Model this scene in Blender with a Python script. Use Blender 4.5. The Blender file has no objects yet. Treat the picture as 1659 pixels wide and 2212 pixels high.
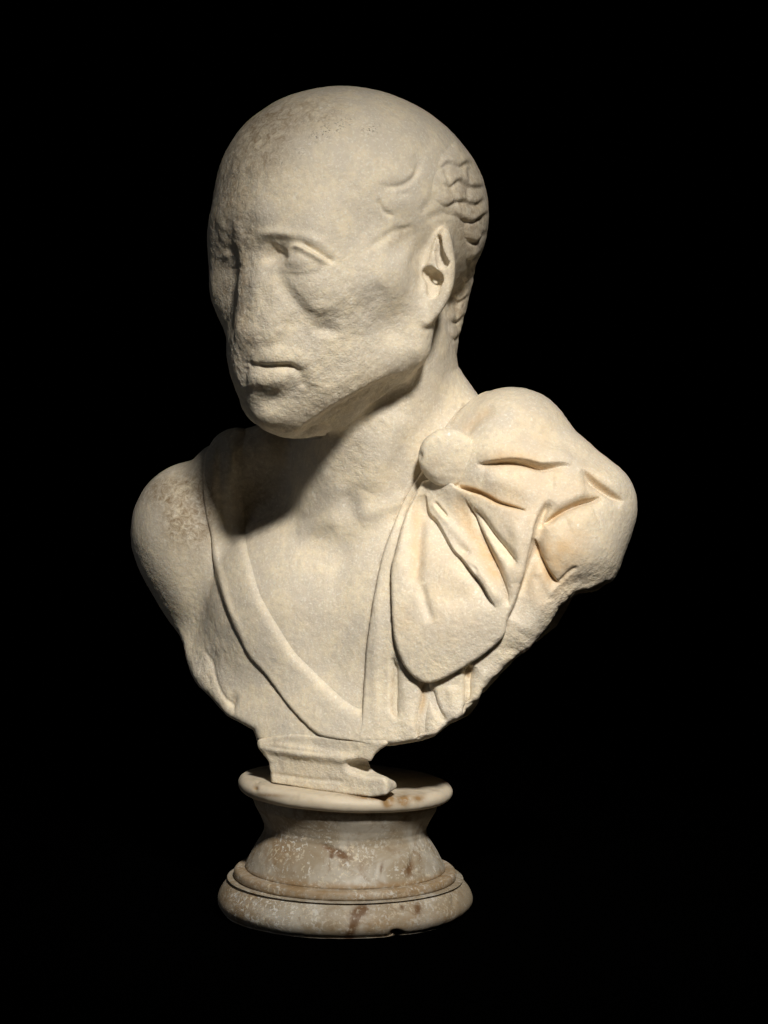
import bpy, math, time
import numpy as np
import openvdb as vdb

T0 = time.time()
# ------------------------------------------------------------------ camera, world, lights
U = 0.000318            # metres in one working unit
FOC = 4200.0            # camera distance in working units
CX, HZ, FLOOR = 829.5, 987.0, 1964.0
GRID = 3.0              # marble voxel size in working units

S = bpy.context.scene
cam = bpy.data.cameras.new('camera')
cam_o = bpy.data.objects.new('camera', cam)
S.collection.objects.link(cam_o)
cam.sensor_fit = 'VERTICAL'
cam.sensor_height = 36.0
cam.lens = 36.0 * FOC / 2212.0
cam.shift_y = (HZ - 1106.0) / 2212.0
cam.clip_end = 50
cam_o.location = (0, -FOC * U, (FLOOR - HZ) * U)
cam_o.rotation_euler = (math.pi / 2, 0, 0)
S.camera = cam_o

W = bpy.data.worlds.new('World')
S.world = W
W.use_nodes = True
W.node_tree.nodes['Background'].inputs[0].default_value = (0, 0, 0, 1)
S.view_settings.view_transform = 'Standard'
S.view_settings.look = 'None'
S.view_settings.exposure = 0
S.view_settings.gamma = 1
S.render.resolution_x, S.render.resolution_y = 768, 1024


def area(name, loc, target, size, power, color, spread=180):
    l = bpy.data.lights.new(name, 'AREA')
    l.shape = 'DISK'
    l.size = size
    l.energy = power
    l.color = color
    l.spread = math.radians(spread)
    o = bpy.data.objects.new(name, l)
    S.collection.objects.link(o)
    o.location = loc
    d = [target[i] - loc[i] for i in range(3)]
    import mathutils
    o.rotation_euler = mathutils.Vector(d).to_track_quat('-Z', 'Y').to_euler()
    return o


TGT = (0.0, 0.0, 0.35)
def polar(az, el, r):
    a, e = math.radians(az), math.radians(el)
    return (TGT[0] + r * math.cos(e) * math.sin(a), TGT[1] - r * math.cos(e) * math.cos(a), TGT[2] + r * math.sin(e))
area('key_light', polar(12, 33, 1.5), (0.025, 0, 0.16), 0.17, 0.92, (1.0, 0.935, 0.83), 30)
area('fill_light', polar(-70, 3, 1.6), TGT, 0.6, 0.55, (0.95, 0.97, 1.0))

# ------------------------------------------------------------------ working space
# working units: X along the picture, Y away from the camera, Z up from the table top
def at(px, py, y=0.0):
    s = (FOC + y) / FOC
    return np.array([CX + (px - CX) * s, y, FLOOR - HZ - (py - HZ) * s])
def proj(X, Y, Z):
    s = FOC / (FOC + Y)
    return CX + (X - CX) * s, HZ + (FLOOR - HZ - Z) * s
def rotz(deg):
    a = math.radians(deg)
    return np.array([[math.cos(a), -math.sin(a), 0], [math.sin(a), math.cos(a), 0], [0, 0, 1.0]])
def roty(deg):
    a = math.radians(deg)
    return np.array([[math.cos(a), 0, math.sin(a)], [0, 1, 0], [-math.sin(a), 0, math.cos(a)]])
def rotx(deg):
    a = math.radians(deg)
    return np.array([[1, 0, 0], [0, math.cos(a), -math.sin(a)], [0, math.sin(a), math.cos(a)]])

BIG = 150.0
def smin(a, b, k):
    h = np.maximum(k - np.abs(a - b), 0) / k
    return np.minimum(a, b) - h * h * k * 0.25
def smax(a, b, k):
    return -smin(-a, -b, k)
def sstep(x, a, b):
    t = np.clip((x - a) / (b - a), 0, 1)
    return t * t * (3 - 2 * t)


class Field:
    def __init__(self, lo, hi, h=GRID):
        self.h = h
        self.lo = np.array(lo, float)
        self.n = np.ceil((np.array(hi) - self.lo) / h).astype(int) + 1
        self.a = np.full(self.n, BIG, np.float32)

    def axes(self, i0=None, i1=None):
        i0 = np.zeros(3, int) if i0 is None else i0
        i1 = self.n if i1 is None else i1
        r = [(self.lo[k] + self.h * np.arange(i0[k], i1[k])).astype(np.float32) for k in range(3)]
        return r[0][:, None, None], r[1][None, :, None], r[2][None, None, :]

    def _apply(self, blo, bhi, fn, k, op):
        i0 = np.clip(np.floor((blo - self.lo) / self.h).astype(int), 0, self.n)
        i1 = np.clip(np.ceil((bhi - self.lo) / self.h).astype(int) + 1, 0, self.n)
        if np.any(i1 <= i0):
            return
        sl = tuple(slice(i0[j], i1[j]) for j in range(3))
        d = fn(*self.axes(i0, i1))
        cur = self.a[sl]
        if op == 'add':
            self.a[sl] = np.where(d >= BIG, cur, np.where(cur >= BIG, d, smin(cur, d, k)))
        elif op == 'cut':
            self.a[sl] = smax(cur, -d, k)
        elif op == 'and':
            self.a[sl] = smax(cur, d, k)

    def ell(self, c, r, R=None, k=30.0, op='add'):
        c = np.array(c, float); r = np.array(r, float)
        R = np.eye(3) if R is None else R
        ext = np.sqrt(((R * r) ** 2).sum(1)) * 1.2 + k + (BIG if op == 'add' else 0)
        def fn(X, Y, Z):
            x, y, z = X - c[0], Y - c[1], Z - c[2]
            q = [(R[0, i] * x + R[1, i] * y + R[2, i] * z) / r[i] for i in range(3)]
            k0 = np.sqrt(q[0] ** 2 + q[1] ** 2 + q[2] ** 2)
            k1 = np.sqrt((q[0] / r[0]) ** 2 + (q[1] / r[1]) ** 2 + (q[2] / r[2]) ** 2) + 1e-9
            return (k0 * (k0 - 1.0) / k1).astype(np.float32)
        self._apply(c - ext, c + ext, fn, k, op)

    def tube(self, pts, rad, k=20.0, op='add'):
        pts = [np.array(p, float) for p in pts]
        rad = [rad] * len(pts) if np.isscalar(rad) else rad
        P = np.array(pts); m = max(rad) + k + (BIG if op == 'add' else 0)
        def fn(X, Y, Z):
            best = None
            for a, b, ra, rb in zip(pts[:-1], pts[1:], rad[:-1], rad[1:]):
                ab = b - a
                t = np.clip(((X - a[0]) * ab[0] + (Y - a[1]) * ab[1] + (Z - a[2]) * ab[2]) / (ab @ ab), 0, 1)
                d = np.sqrt((X - a[0] - t * ab[0]) ** 2 + (Y - a[1] - t * ab[1]) ** 2 + (Z - a[2] - t * ab[2]) ** 2) - (ra + (rb - ra) * t)
                best = d if best is None else np.minimum(best, d)
            return best.astype(np.float32)
        self._apply(P.min(0) - m, P.max(0) + m, fn, k, op)

    def box(self, c, r, R=None, k=10.0, rnd=8.0, op='add'):
        c = np.array(c, float); r = np.array(r, float) - rnd
        R = np.eye(3) if R is None else R
        ext = np.sqrt(((R * (r + rnd)) ** 2).sum(1)) * 1.2 + k + (BIG if op == 'add' else 0)
        def fn(X, Y, Z):
            x, y, z = X - c[0], Y - c[1], Z - c[2]
            q = [np.abs(R[0, i] * x + R[1, i] * y + R[2, i] * z) - r[i] for i in range(3)]
            o = np.sqrt(sum(np.maximum(v, 0) ** 2 for v in q))
            return (o + np.minimum(np.maximum(np.maximum(q[0], q[1]), q[2]), 0) - rnd).astype(np.float32)
        self._apply(c - ext, c + ext, fn, k, op)

    def plane(self, p, n, k=10.0):
        """keep the side the normal points away from"""
        p = np.array(p, float); n = np.array(n, float); n /= np.linalg.norm(n)
        self._apply(self.lo, self.lo + self.n * self.h, lambda X, Y, Z: ((X - p[0]) * n[0] + (Y - p[1]) * n[1] + (Z - p[2]) * n[2]).astype(np.float32), k, 'and')

    def sub(self, lo, hi):
        """a cropped copy"""
        i0 = np.clip(np.floor((np.array(lo) - self.lo) / self.h).astype(int), 0, self.n - 2)
        i1 = np.clip(np.ceil((np.array(hi) - self.lo) / self.h).astype(int) + 1, 2, self.n)
        f = Field.__new__(Field)
        f.h = self.h; f.lo = self.lo + i0 * self.h; f.n = i1 - i0
        f.a = self.a[i0[0]:i1[0], i0[1]:i1[1], i0[2]:i1[2]].copy()
        return f

    def value(self, P):
        q = (P - self.lo) / self.h
        q = np.clip(q, 0, self.n - 1.001)
        i = q.astype(int); f = q - i
        r = 0
        for dx in (0, 1):
            for dy in (0, 1):
                for dz in (0, 1):
                    w = (f[:, 0] if dx else 1 - f[:, 0]) * (f[:, 1] if dy else 1 - f[:, 1]) * (f[:, 2] if dz else 1 - f[:, 2])
                    r = r + w * self.a[i[:, 0] + dx, i[:, 1] + dy, i[:, 2] + dz]
        return r

    def surf(self, px, py, inn=0.0):
        """first point of the surface behind a picture point, pushed in by `inn` along the line of sight"""
        ys = np.arange(self.lo[1], self.lo[1] + self.n[1] * self.h, self.h * 0.5)
        v = self.value(np.array([at(px, py, y) for y in ys]))
        i = np.argmax(v < 0)
        if v[i] >= 0:
            i = int(np.argmin(v))
            return at(px, py, ys[i] + inn)
        t = v[i - 1] / (v[i - 1] - v[i] + 1e-9) if i else 0
        return at(px, py, ys[i] - (1 - t) * self.h * 0.5 + inn)

    def pmap(self, fn):
        """evaluate fn(px, py) at every voxel"""
        X, Y, Z = self.axes()
        out = np.empty(self.a.shape, np.float32)
        for j in range(self.n[1]):
            s = FOC / (FOC + float(Y[0, j, 0]))
            px = (CX + (X[:, 0, :] - CX) * s) + 0 * Z[:, 0, :]
            py = (HZ + (FLOOR - HZ - Z[:, 0, :]) * s) + 0 * X[:, 0, :]
            out[:, j, :] = fn(px, py)
        return out

    def shell(self, outline, t, below=20.0, k=6.0, thick=None):
        """a sheet of thickness t (number or Relief) lying on this solid inside an outline drawn on the picture"""
        P = np.array(outline, float)
        pm = poly_map(outline)
        lo = self.lo.copy(); hi = self.lo + self.n * self.h
        a = at(P[:, 0].min() - 30, P[:, 1].max() + 30, 0); b = at(P[:, 0].max() + 30, P[:, 1].min() - 30, 0)
        g = 1.12
        lo[0] = max(lo[0], CX + (a[0] - CX) * (g if a[0] < CX else 0.9)); hi[0] = min(hi[0], CX + (b[0] - CX) * (g if b[0] > CX else 0.9))
        m = FLOOR - HZ
        lo[2] = max(lo[2], m + (a[2] - m) * (g if a[2] < m else 0.9)); hi[2] = min(hi[2], m + (b[2] - m) * (g if b[2] > m else 0.9))
        f = self.sub(lo, hi)
        d = f.pmap(lambda px, py: REL0.sample(px, py, pm))
        tt = t if np.isscalar(t) else f.pmap(lambda px, py: t.sample(px, py))
        f.a = smax(smax(f.a - tt, d, k), -(f.a + below), 2.0).astype(np.float32)
        return f

    def mesh(self):
        a = self.a
        a[0] = a[-1] = BIG; a[:, 0] = a[:, -1] = BIG; a[:, :, 0] = a[:, :, -1] = BIG
        g = vdb.FloatGrid(BIG)
        g.copyFromArray(np.ascontiguousarray(np.clip(a, -BIG, BIG)))
        v, q = g.convertToQuads(0.0)
        return v.astype(np.float64) * self.h + self.lo, q


# ------------------------------------------------------------------ relief map in the plane of the picture: strokes of the chisel
MX0, MY0, MX1, MY1 = 240, 150, 1420, 1760
class Relief:
    def __init__(self):
        self.m = np.zeros((MY1 - MY0, MX1 - MX0), np.float32)

    def _win(self, P, m):
        P = np.array(P, float)
        x0, y0 = np.floor(P.min(0) - m).astype(int); x1, y1 = np.ceil(P.max(0) + m).astype(int)
        x0, x1 = max(x0, MX0), min(x1, MX1); y0, y1 = max(y0, MY0), min(y1, MY1)
        gx = np.arange(x0, x1, dtype=np.float32)[None, :]; gy = np.arange(y0, y1, dtype=np.float32)[:, None]
        return (slice(y0 - MY0, y1 - MY0), slice(x0 - MX0, x1 - MX0)), gx, gy

    def _dist(self, P, gx, gy, val=None):
        """distance, signed side (+ is right of the travel direction on the picture), and parameter along the line 0..1"""
        P = np.array(P, float)
        L = np.r_[0, np.cumsum(np.linalg.norm(np.diff(P, axis=0), axis=1))]; L /= L[-1]
        best = np.full((gy.shape[0], gx.shape[1]), 1e9, np.float32); side = np.zeros_like(best); par = np.zeros_like(best)
        for i in range(len(P) - 1):
            a, d = P[i], P[i + 1] - P[i]
            t0 = ((gx - a[0]) * d[0] + (gy - a[1]) * d[1]) / (d @ d)
            t = np.clip(t0, 0, 1)
            ex, ey = gx - a[0] - t * d[0], gy - a[1] - t * d[1]
            dd = np.sqrt(ex * ex + ey * ey)
            cr = (d[0] * (gy - a[1]) - d[1] * (gx - a[0])) / np.linalg.norm(d)
            m = dd < best - 1e-4
            best = np.where(m, dd, best); side = np.where(m, np.sign(cr) * 1.0, side); par = np.where(m, L[i] + t * (L[i + 1] - L[i]), par)
        return best, side, par

    def line(self, pts, w, h, taper=0.25):
        """a soft ridge (h > 0) or groove (h < 0)"""
        pts = curve(pts)
        s, gx, gy = self._win(pts, 3 * w)
        d, _, t = self._dist(pts, gx, gy)
        e = np.minimum(np.minimum(t, 1 - t) / max(taper, 1e-3), 1)
        e = e * (2 - e)
        self.m[s] += h * np.exp(-(d / w) ** 2) * (0.15 + 0.85 * e if taper > 0 else 1)

    def edge(self, pts, h, fall, w=3.0, taper=0.15):
        """a step: high on the right of the travel direction, easing back over `fall`; small undercut on the low side"""
        pts = curve(pts)
        s, gx, gy = self._win(pts, 3 * fall + 10)
        d, sd, t = self._dist(pts, gx, gy)
        x = d * sd
        e = np.minimum(np.minimum(t, 1 - t) / max(taper, 1e-3), 1)
        e = e * (2 - e)
        prof = sstep(x, -w, w) * np.exp(-(np.maximum(x, 0) / fall) ** 2)
        self.m[s] += h * prof * e

    def blob(self, c, r, h, ang=0.0):
        m = max(r) * 2.6
        s, gx, gy = self._win([c], m)
        a = math.radians(ang)
        x = ((gx - c[0]) * math.cos(a) + (gy - c[1]) * math.sin(a)) / r[0]
        y = (-(gx - c[0]) * math.sin(a) + (gy - c[1]) * math.cos(a)) / r[1]
        self.m[s] += h * np.exp(-(x * x + y * y))

    def sample(self, px, py, m=None):
        m = self.m if m is None else m
        x = np.clip(px - MX0, 0, m.shape[1] - 1.001); y = np.clip(py - MY0, 0, m.shape[0] - 1.001)
        i, j = x.astype(np.int32), y.astype(np.int32)
        fx, fy = x - i, y - j
        return (m[j, i] * (1 - fx) * (1 - fy) + m[j, i + 1] * fx * (1 - fy) + m[j + 1, i] * (1 - fx) * fy + m[j + 1, i + 1] * fx * fy)


REL0 = Relief()
def curve(pts, n=6):
    """Catmull-Rom through the points"""
    P = np.array(pts, float)
    if len(P) < 3:
        return P
    Q = np.vstack([2 * P[0] - P[1], P, 2 * P[-1] - P[-2]])
    out = []
    for i in range(1, len(Q) - 2):
        for t in np.arange(n) / n:
            a, b, c, d = Q[i - 1], Q[i], Q[i + 1], Q[i + 2]
            out.append(0.5 * (2 * b + (c - a) * t + (2 * a - 5 * b + 4 * c - d) * t * t + (3 * b - a - 3 * c + d) * t ** 3))
    out.append(P[-1])
    return np.array(out)


def poly_map(pts, smooth=True):
    """signed distance map of an outline: negative inside"""
    P = np.array(pts, float)
    if smooth:
        P = curve(np.vstack([P, P[:1]]), 4)[:-1]
    x0, y0 = P.min(0) - 70; x1, y1 = P.max(0) + 70
    gx = np.arange(MX0, MX1, dtype=np.float32)[None, :]; gy = np.arange(MY0, MY1, dtype=np.float32)[:, None]
    ix = slice(int(max(x0 - MX0, 0)), int(min(x1 - MX0, MX1 - MX0))); iy = slice(int(max(y0 - MY0, 0)), int(min(y1 - MY0, MY1 - MY0)))
    gx, gy = gx[:, ix], gy[iy]
    d = np.full((gy.shape[0], gx.shape[1]), 1e9, np.float32); ins = np.zeros(d.shape, bool)
    for a, b in zip(P, np.roll(P, -1, 0)):
        e = b - a
        if e @ e < 1e-9:
            continue
        t = np.clip(((gx - a[0]) * e[0] + (gy - a[1]) * e[1]) / (e @ e), 0, 1)
        d = np.minimum(d, np.sqrt((gx - a[0] - t * e[0]) ** 2 + (gy - a[1] - t * e[1]) ** 2))
        if abs(e[1]) > 1e-9:
            c = ((a[1] > gy) != (b[1] > gy)) & (gx < e[0] * (gy - a[1]) / e[1] + a[0])
            ins ^= c
    full = np.full((MY1 - MY0, MX1 - MX0), BIG * 2, np.float32)
    full[iy, ix] = np.where(ins, -d, d)
    return full


# ------------------------------------------------------------------ value noise for weathering
rng = np.random.RandomState(7)
_LAT = rng.rand(64, 64, 64).astype(np.float32)
def vnoise(P, scale, seed=0):
    q = P / scale + seed * 17.31
    i = np.floor(q).astype(np.int64); f = (q - i).astype(np.float32); f = f * f * (3 - 2 * f)
    i &= 63; j = (i + 1) & 63
    L = _LAT
    x0 = L[i[:, 0], i[:, 1], i[:, 2]] * (1 - f[:, 0]) + L[j[:, 0], i[:, 1], i[:, 2]] * f[:, 0]
    x1 = L[i[:, 0], j[:, 1], i[:, 2]] * (1 - f[:, 0]) + L[j[:, 0], j[:, 1], i[:, 2]] * f[:, 0]
    x2 = L[i[:, 0], i[:, 1], j[:, 2]] * (1 - f[:, 0]) + L[j[:, 0], i[:, 1], j[:, 2]] * f[:, 0]
    x3 = L[i[:, 0], j[:, 1], j[:, 2]] * (1 - f[:, 0]) + L[j[:, 0], j[:, 1], j[:, 2]] * f[:, 0]
    y0 = x0 * (1 - f[:, 1]) + x1 * f[:, 1]; y1 = x2 * (1 - f[:, 1]) + x3 * f[:, 1]
    return y0 * (1 - f[:, 2]) + y1 * f[:, 2] - 0.5


def vnormals(V, Q):
    n = np.cross(V[Q[:, 2]] - V[Q[:, 0]], V[Q[:, 3]] - V[Q[:, 1]])
    N = np.zeros_like(V)
    for k in range(4):
        for c in range(3):
            N[:, c] += np.bincount(Q[:, k], n[:, c], len(V))
    return N / (np.linalg.norm(N, axis=1, keepdims=True) + 1e-12)


def relax(V, Q, it, w=0.5):
    for _ in range(it):
        A = np.zeros_like(V); cnt = np.zeros(len(V))
        for k in range(4):
            a, b = Q[:, k], Q[:, (k + 1) % 4]
            for c in range(3):
                A[:, c] += np.bincount(a, V[b, c], len(V)) + np.bincount(b, V[a, c], len(V))
            cnt += np.bincount(a, minlength=len(V)) + np.bincount(b, minlength=len(V))
        V = V * (1 - w) + w * A / np.maximum(cnt, 1)[:, None]
    return V


def carve(V, Q, rel, rough=1.0, depth_tol=45.0, f0=0.0, f1=0.3):
    """push the vertices along their normals by the relief seen from the front, and weather them"""
    N = vnormals(V, Q)
    view = np.array([CX, -FOC, FLOOR - HZ]) - V
    view /= np.linalg.norm(view, axis=1, keepdims=True)
    face = (N * view).sum(1)
    if face.mean() < 0 and np.median(face) < 0:
        pass
    px, py = proj(V[:, 0], V[:, 1], V[:, 2])
    cell = 6.0
    ci = np.clip(((px - MX0) / cell).astype(int), 0, 999); cj = np.clip(((py - MY0) / cell).astype(int), 0, 999)
    key = cj * 1000 + ci
    zb = np.full(1000 * 1000, 1e9); np.minimum.at(zb, key, V[:, 1])
    vis = V[:, 1] < zb[key] + depth_tol
    w = sstep(face, f0, f1) * vis
    d = rel.sample(px, py) * w if rel is not None else 0
    if isinstance(rough, Relief):
        rough = rough.sample(px, py)
    d = d + np.clip(rough, 0, 0.8) * 5.0 * vnoise(V, 95, 6)
    d = d + rough * (3.0 * vnoise(V, 46, 1) + 2.6 * vnoise(V, 28, 5) * np.clip(rough - 0.5, 0, 1) + 1.5 * vnoise(V, 17, 2) + 1.3 * vnoise(V, 8.5, 3) + 0.9 * vnoise(V, 5.2, 4))
    return V + N * np.asarray(d)[:, None]


def link(name, V, Q, mat, parent=None, smooth=True, attrs=None):
    me = bpy.data.meshes.new(name)
    V = (np.asarray(V) - np.array([CX, 0, 0])) * U
    if parent is not None:
        p = parent
        while p is not None:
            V = V - np.array(p.location)[None]
            p = p.parent
    Q = np.asarray(Q)
    me.vertices.add(len(V)); me.vertices.foreach_set('co', V.astype(np.float32).ravel())
    k = Q.shape[1]
    me.loops.add(Q.size); me.loops.foreach_set('vertex_index', Q.astype(np.int32).ravel())
    me.polygons.add(len(Q)); me.polygons.foreach_set('loop_start', np.arange(0, Q.size, k, dtype=np.int32))
    me.polygons.foreach_set('use_smooth', np.full(len(Q), smooth))
    me.update(calc_edges=True)
    me.validate()
    if attrs:
        for an, av in attrs.items():
            at_ = me.attributes.new(an, 'FLOAT', 'POINT')
            at_.data.foreach_set('value', np.asarray(av, np.float32))
    me.materials.append(mat)
    o = bpy.data.objects.new(name, me)
    S.collection.objects.link(o)
    if parent is not None:
        o.parent = parent
    return o


def thing(name, label, cat, loc=(0, 0, 0)):
    o = bpy.data.objects.new(name, None)
    o.empty_display_size = 0.05
    S.collection.objects.link(o)
    o.location = loc
    o['label'] = label
    o['category'] = cat
    return o
# ------------------------------------------------------------------ materials
class NT:
    def __init__(self, name):
        self.m = bpy.data.materials.new(name)
        self.m.use_nodes = True
        self.t = self.m.node_tree
        self.b = self.t.nodes['Principled BSDF']
        self.co = self.new('ShaderNodeTexCoord').outputs['Object']

    def new(self, kind, **kw):
        n = self.t.nodes.new(kind)
        for k, v in kw.items():
            setattr(n, k, v)
        return n

    def set(self, sock, v):
        if isinstance(v, bpy.types.NodeSocket):
            self.t.links.new(v, sock)
        elif v is not None:
            sock.default_value = v

    def noise(self, size, detail=3.0, rough=0.55, off=0.0, dist=0.0):
        n = self.new('ShaderNodeTexNoise')
        v = self.co
        if off:
            a = self.new('ShaderNodeVectorMath', operation='ADD')
            self.set(a.inputs[0], v); a.inputs[1].default_value = (off, off * 1.7, off * 0.6)
            v = a.outputs[0]
        self.set(n.inputs['Vector'], v)
        n.inputs['Scale'].default_value = 1.0 / (size * U)
        n.inputs['Detail'].default_value = detail
        n.inputs['Roughness'].default_value = rough
        n.inputs['Distortion'].default_value = dist
        return n.outputs['Fac']

    def vor(self, size, out='Distance', feature='F1'):
        n = self.new('ShaderNodeTexVoronoi', feature=feature)
        self.set(n.inputs['Vector'], self.co)
        n.inputs['Scale'].default_value = 1.0 / (size * U)
        return n.outputs[out]

    def ramp(self, f, a, b, lo=0.0, hi=1.0):
        n = self.new('ShaderNodeMapRange', interpolation_type='SMOOTHSTEP')
        self.set(n.inputs[0], f)
        n.inputs[1].default_value = a; n.inputs[2].default_value = b
        n.inputs[3].default_value = lo; n.inputs[4].default_value = hi
        return n.outputs[0]

    def math(self, op, a, b=None, clamp=False):
        n = self.new('ShaderNodeMath', operation=op, use_clamp=clamp)
        self.set(n.inputs[0], a); self.set(n.inputs[1], b)
        return n.outputs[0]

    def mix(self, f, a, b):
        n = self.new('ShaderNodeMix', data_type='RGBA')
        self.set(n.inputs[0], f)
        self.set(n.inputs[6], a if isinstance(a, bpy.types.NodeSocket) else (*a, 1))
        self.set(n.inputs[7], b if isinstance(b, bpy.types.NodeSocket) else (*b, 1))
        return n.outputs[2]

    def attr(self, name):
        n = self.new('ShaderNodeAttribute', attribute_name=name)
        return n.outputs['Fac']

    def bump(self, h, strength, dist, normal=None):
        n = self.new('ShaderNodeBump')
        n.inputs['Strength'].default_value = strength
        n.inputs['Distance'].default_value = dist
        self.set(n.inputs['Height'], h)
        if normal is not None:
            self.set(n.inputs['Normal'], normal)
        return n.outputs[0]


def make_marble():
    k = NT('weathered_marble')
    c = k.mix(k.ramp(k.noise(60, 4), 0.35, 0.65), (0.665, 0.605, 0.51), (0.79, 0.70, 0.54))
    c = k.mix(k.ramp(k.noise(13, 3, off=2), 0.42, 0.68, 0, 0.7), c, (0.64, 0.575, 0.47))
    c = k.mix(k.ramp(k.noise(5, 2, off=5), 0.52, 0.70, 0, 0.6), c, (0.86, 0.82, 0.72))
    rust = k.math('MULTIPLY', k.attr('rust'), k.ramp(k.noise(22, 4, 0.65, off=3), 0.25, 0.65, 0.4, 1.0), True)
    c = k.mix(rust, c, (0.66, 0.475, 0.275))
    st = k.math('MULTIPLY', k.attr('stain_shade'), k.ramp(k.noise(16, 6, 0.78, off=7, dist=0.8), 0.32, 0.68), True)
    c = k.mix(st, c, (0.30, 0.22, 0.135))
    fl = k.math('MULTIPLY', k.attr('speck'), k.ramp(k.noise(4.5, 2, 0.6, off=9), 0.56, 0.64), True)
    c = k.mix(fl, c, (0.10, 0.085, 0.06))
    spark = k.ramp(k.vor(5.0, 'Color'), 0.93, 0.97)
    c = k.mix(k.math('MULTIPLY', spark, 0.5), c, (0.95, 0.92, 0.86))  # crystal glints lightened into the base colour
    k.set(k.b.inputs['Base Color'], c)
    k.set(k.b.inputs['Roughness'], k.math('SUBTRACT', 0.62, k.math('MULTIPLY', spark, 0.34)))
    h = k.math('ADD', k.noise(4.5, 3, 0.6, off=1), k.math('MULTIPLY', k.noise(2.2, 2, off=4), 0.5))
    n = k.new('ShaderNodeBump')
    n.inputs['Distance'].default_value = 0.0008
    k.set(n.inputs['Strength'], k.ramp(k.attr('grain'), 0.3, 1.3, 0.34, 0.85)); k.set(n.inputs['Height'], h)
    n = n.outputs[0]
    n = k.bump(k.vor(5.0, 'Color'), 0.12, 0.0006, n)
    k.set(k.b.inputs['Normal'], n)
    k.b.inputs['Subsurface Weight'].default_value = 0.25
    k.b.inputs['Subsurface Radius'].default_value = (1.0, 0.75, 0.5)
    k.b.inputs['Subsurface Scale'].default_value = 0.0022
    k.b.inputs['Specular IOR Level'].default_value = 0.4
    return k.m


def make_socle():
    k = NT('polished_stained_marble')
    c = k.mix(k.ramp(k.noise(110, 4, 0.6, dist=1.0), 0.36, 0.62), (0.46, 0.425, 0.365), (0.33, 0.275, 0.20))
    c = k.mix(k.ramp(k.noise(46, 5, 0.65, off=2, dist=0.6), 0.50, 0.70, 0, 0.75), c, (0.225, 0.155, 0.088))
    c = k.mix(k.math('MULTIPLY', k.attr('rust'), k.ramp(k.noise(14, 4, 0.65, off=3), 0.3, 0.55), True), c, (0.30, 0.19, 0.09))
    f = k.math('MULTIPLY', k.ramp(k.noise(7.5, 2, 0.5, off=4, dist=0.4), 0.535, 0.575), k.ramp(k.noise(60, 5, 0.7, off=6), 0.44, 0.56), True)
    f = k.math('ADD', f, k.math('MULTIPLY', k.ramp(k.noise(4.5, 2, 0.5, off=31), 0.63, 0.68), 0.7), True)
    f = k.math('MULTIPLY', f, k.attr('fleck'), True)
    c = k.mix(k.math('MULTIPLY', f, 0.8), c, k.mix(k.ramp(k.noise(30, off=21), 0.45, 0.55), (0.68, 0.67, 0.63), (0.66, 0.59, 0.46)))
    c = k.mix(k.math('MULTIPLY', k.attr('pale'), k.ramp(k.noise(24, 4, off=15), 0.3, 0.5, 0.7, 1.0)), c, (0.68, 0.60, 0.475))
    c = k.mix(k.math('MULTIPLY', k.attr('stain_shade'), k.ramp(k.noise(10, 4, 0.6, off=8), 0.3, 0.5), True), c, (0.15, 0.085, 0.042))
    k.set(k.b.inputs['Base Color'], c)
    k.set(k.b.inputs['Roughness'], k.math('ADD', k.ramp(k.noise(30, 4, off=11), 0.3, 0.7, 0.40, 0.6), k.math('MULTIPLY', f, 0.2)))
    n = k.bump(k.math('ADD', k.noise(30, 4, off=1), k.math('MULTIPLY', f, 0.25)), 0.35, 0.0008)
    k.set(k.b.inputs['Normal'], n)
    k.b.inputs['Subsurface Weight'].default_value = 0.25
    k.b.inputs['Subsurface Radius'].default_value = (1.0, 0.7, 0.4)
    k.b.inputs['Subsurface Scale'].default_value = 0.003
    k.b.inputs['Specular IOR Level'].default_value = 0.3
    return k.m


def make_black():
    k = NT('black_velvet')
    k.b.inputs['Base Color'].default_value = (0.0004, 0.0004, 0.0004, 1)
    k.b.inputs['Roughness'].default_value = 1.0
    k.b.inputs['Specular IOR Level'].default_value = 0.0
    return k.m


marble, socle_mat, black = make_marble(), make_socle(), make_black()

# ------------------------------------------------------------------ the bust: base masses
HEAD_YAW = -43.0
HR = rotz(HEAD_YAW)            # columns: his left, backwards, up
HC = at(744, 470, -115)
def hd(l, f, py):
    """a point of the head: l to his left, f forwards, height by picture row"""
    return np.array([HC[0], HC[1], 0]) + HR @ np.array([l, -f, 0]) + np.array([0, 0, FLOOR - py])
TORSO_YAW = -25.0
TR = rotz(TORSO_YAW)
TC = np.array([790.0, 0, 0])
def to(u, v, py):
    return TC + TR @ np.array([u, -v, 0]) + np.array([0, 0, FLOOR - py])
def sp(F, pts, inn=0.0):
    return [F.surf(p[0], p[1], inn) for p in pts]
def paste(D, src, k):
    i = np.round((src.lo - D.lo) / D.h).astype(int)
    a0 = np.maximum(i, 0); a1 = np.minimum(i + src.n, D.n)
    d = tuple(slice(a0[j], a1[j]) for j in range(3)); s = tuple(slice(a0[j] - i[j], a1[j] - i[j]) for j in range(3))
    D.a[d] = np.where(D.a[d] >= BIG, src.a[s], smin(D.a[d], src.a[s], k))
def cut_outline(F, outline, k, lean=0.25, y0=-150.0, smooth=False):
    """trim a solid to an outline seen from the front; the trimmed wall leans inwards with depth"""
    pm = poly_map(outline, smooth)
    d = F.pmap(lambda px, py: REL0.sample(px, py, pm))
    Y = F.axes()[1]
    F.a = smax(F.a, d + lean * np.maximum(Y - y0, 0), k).astype(np.float32)

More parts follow.
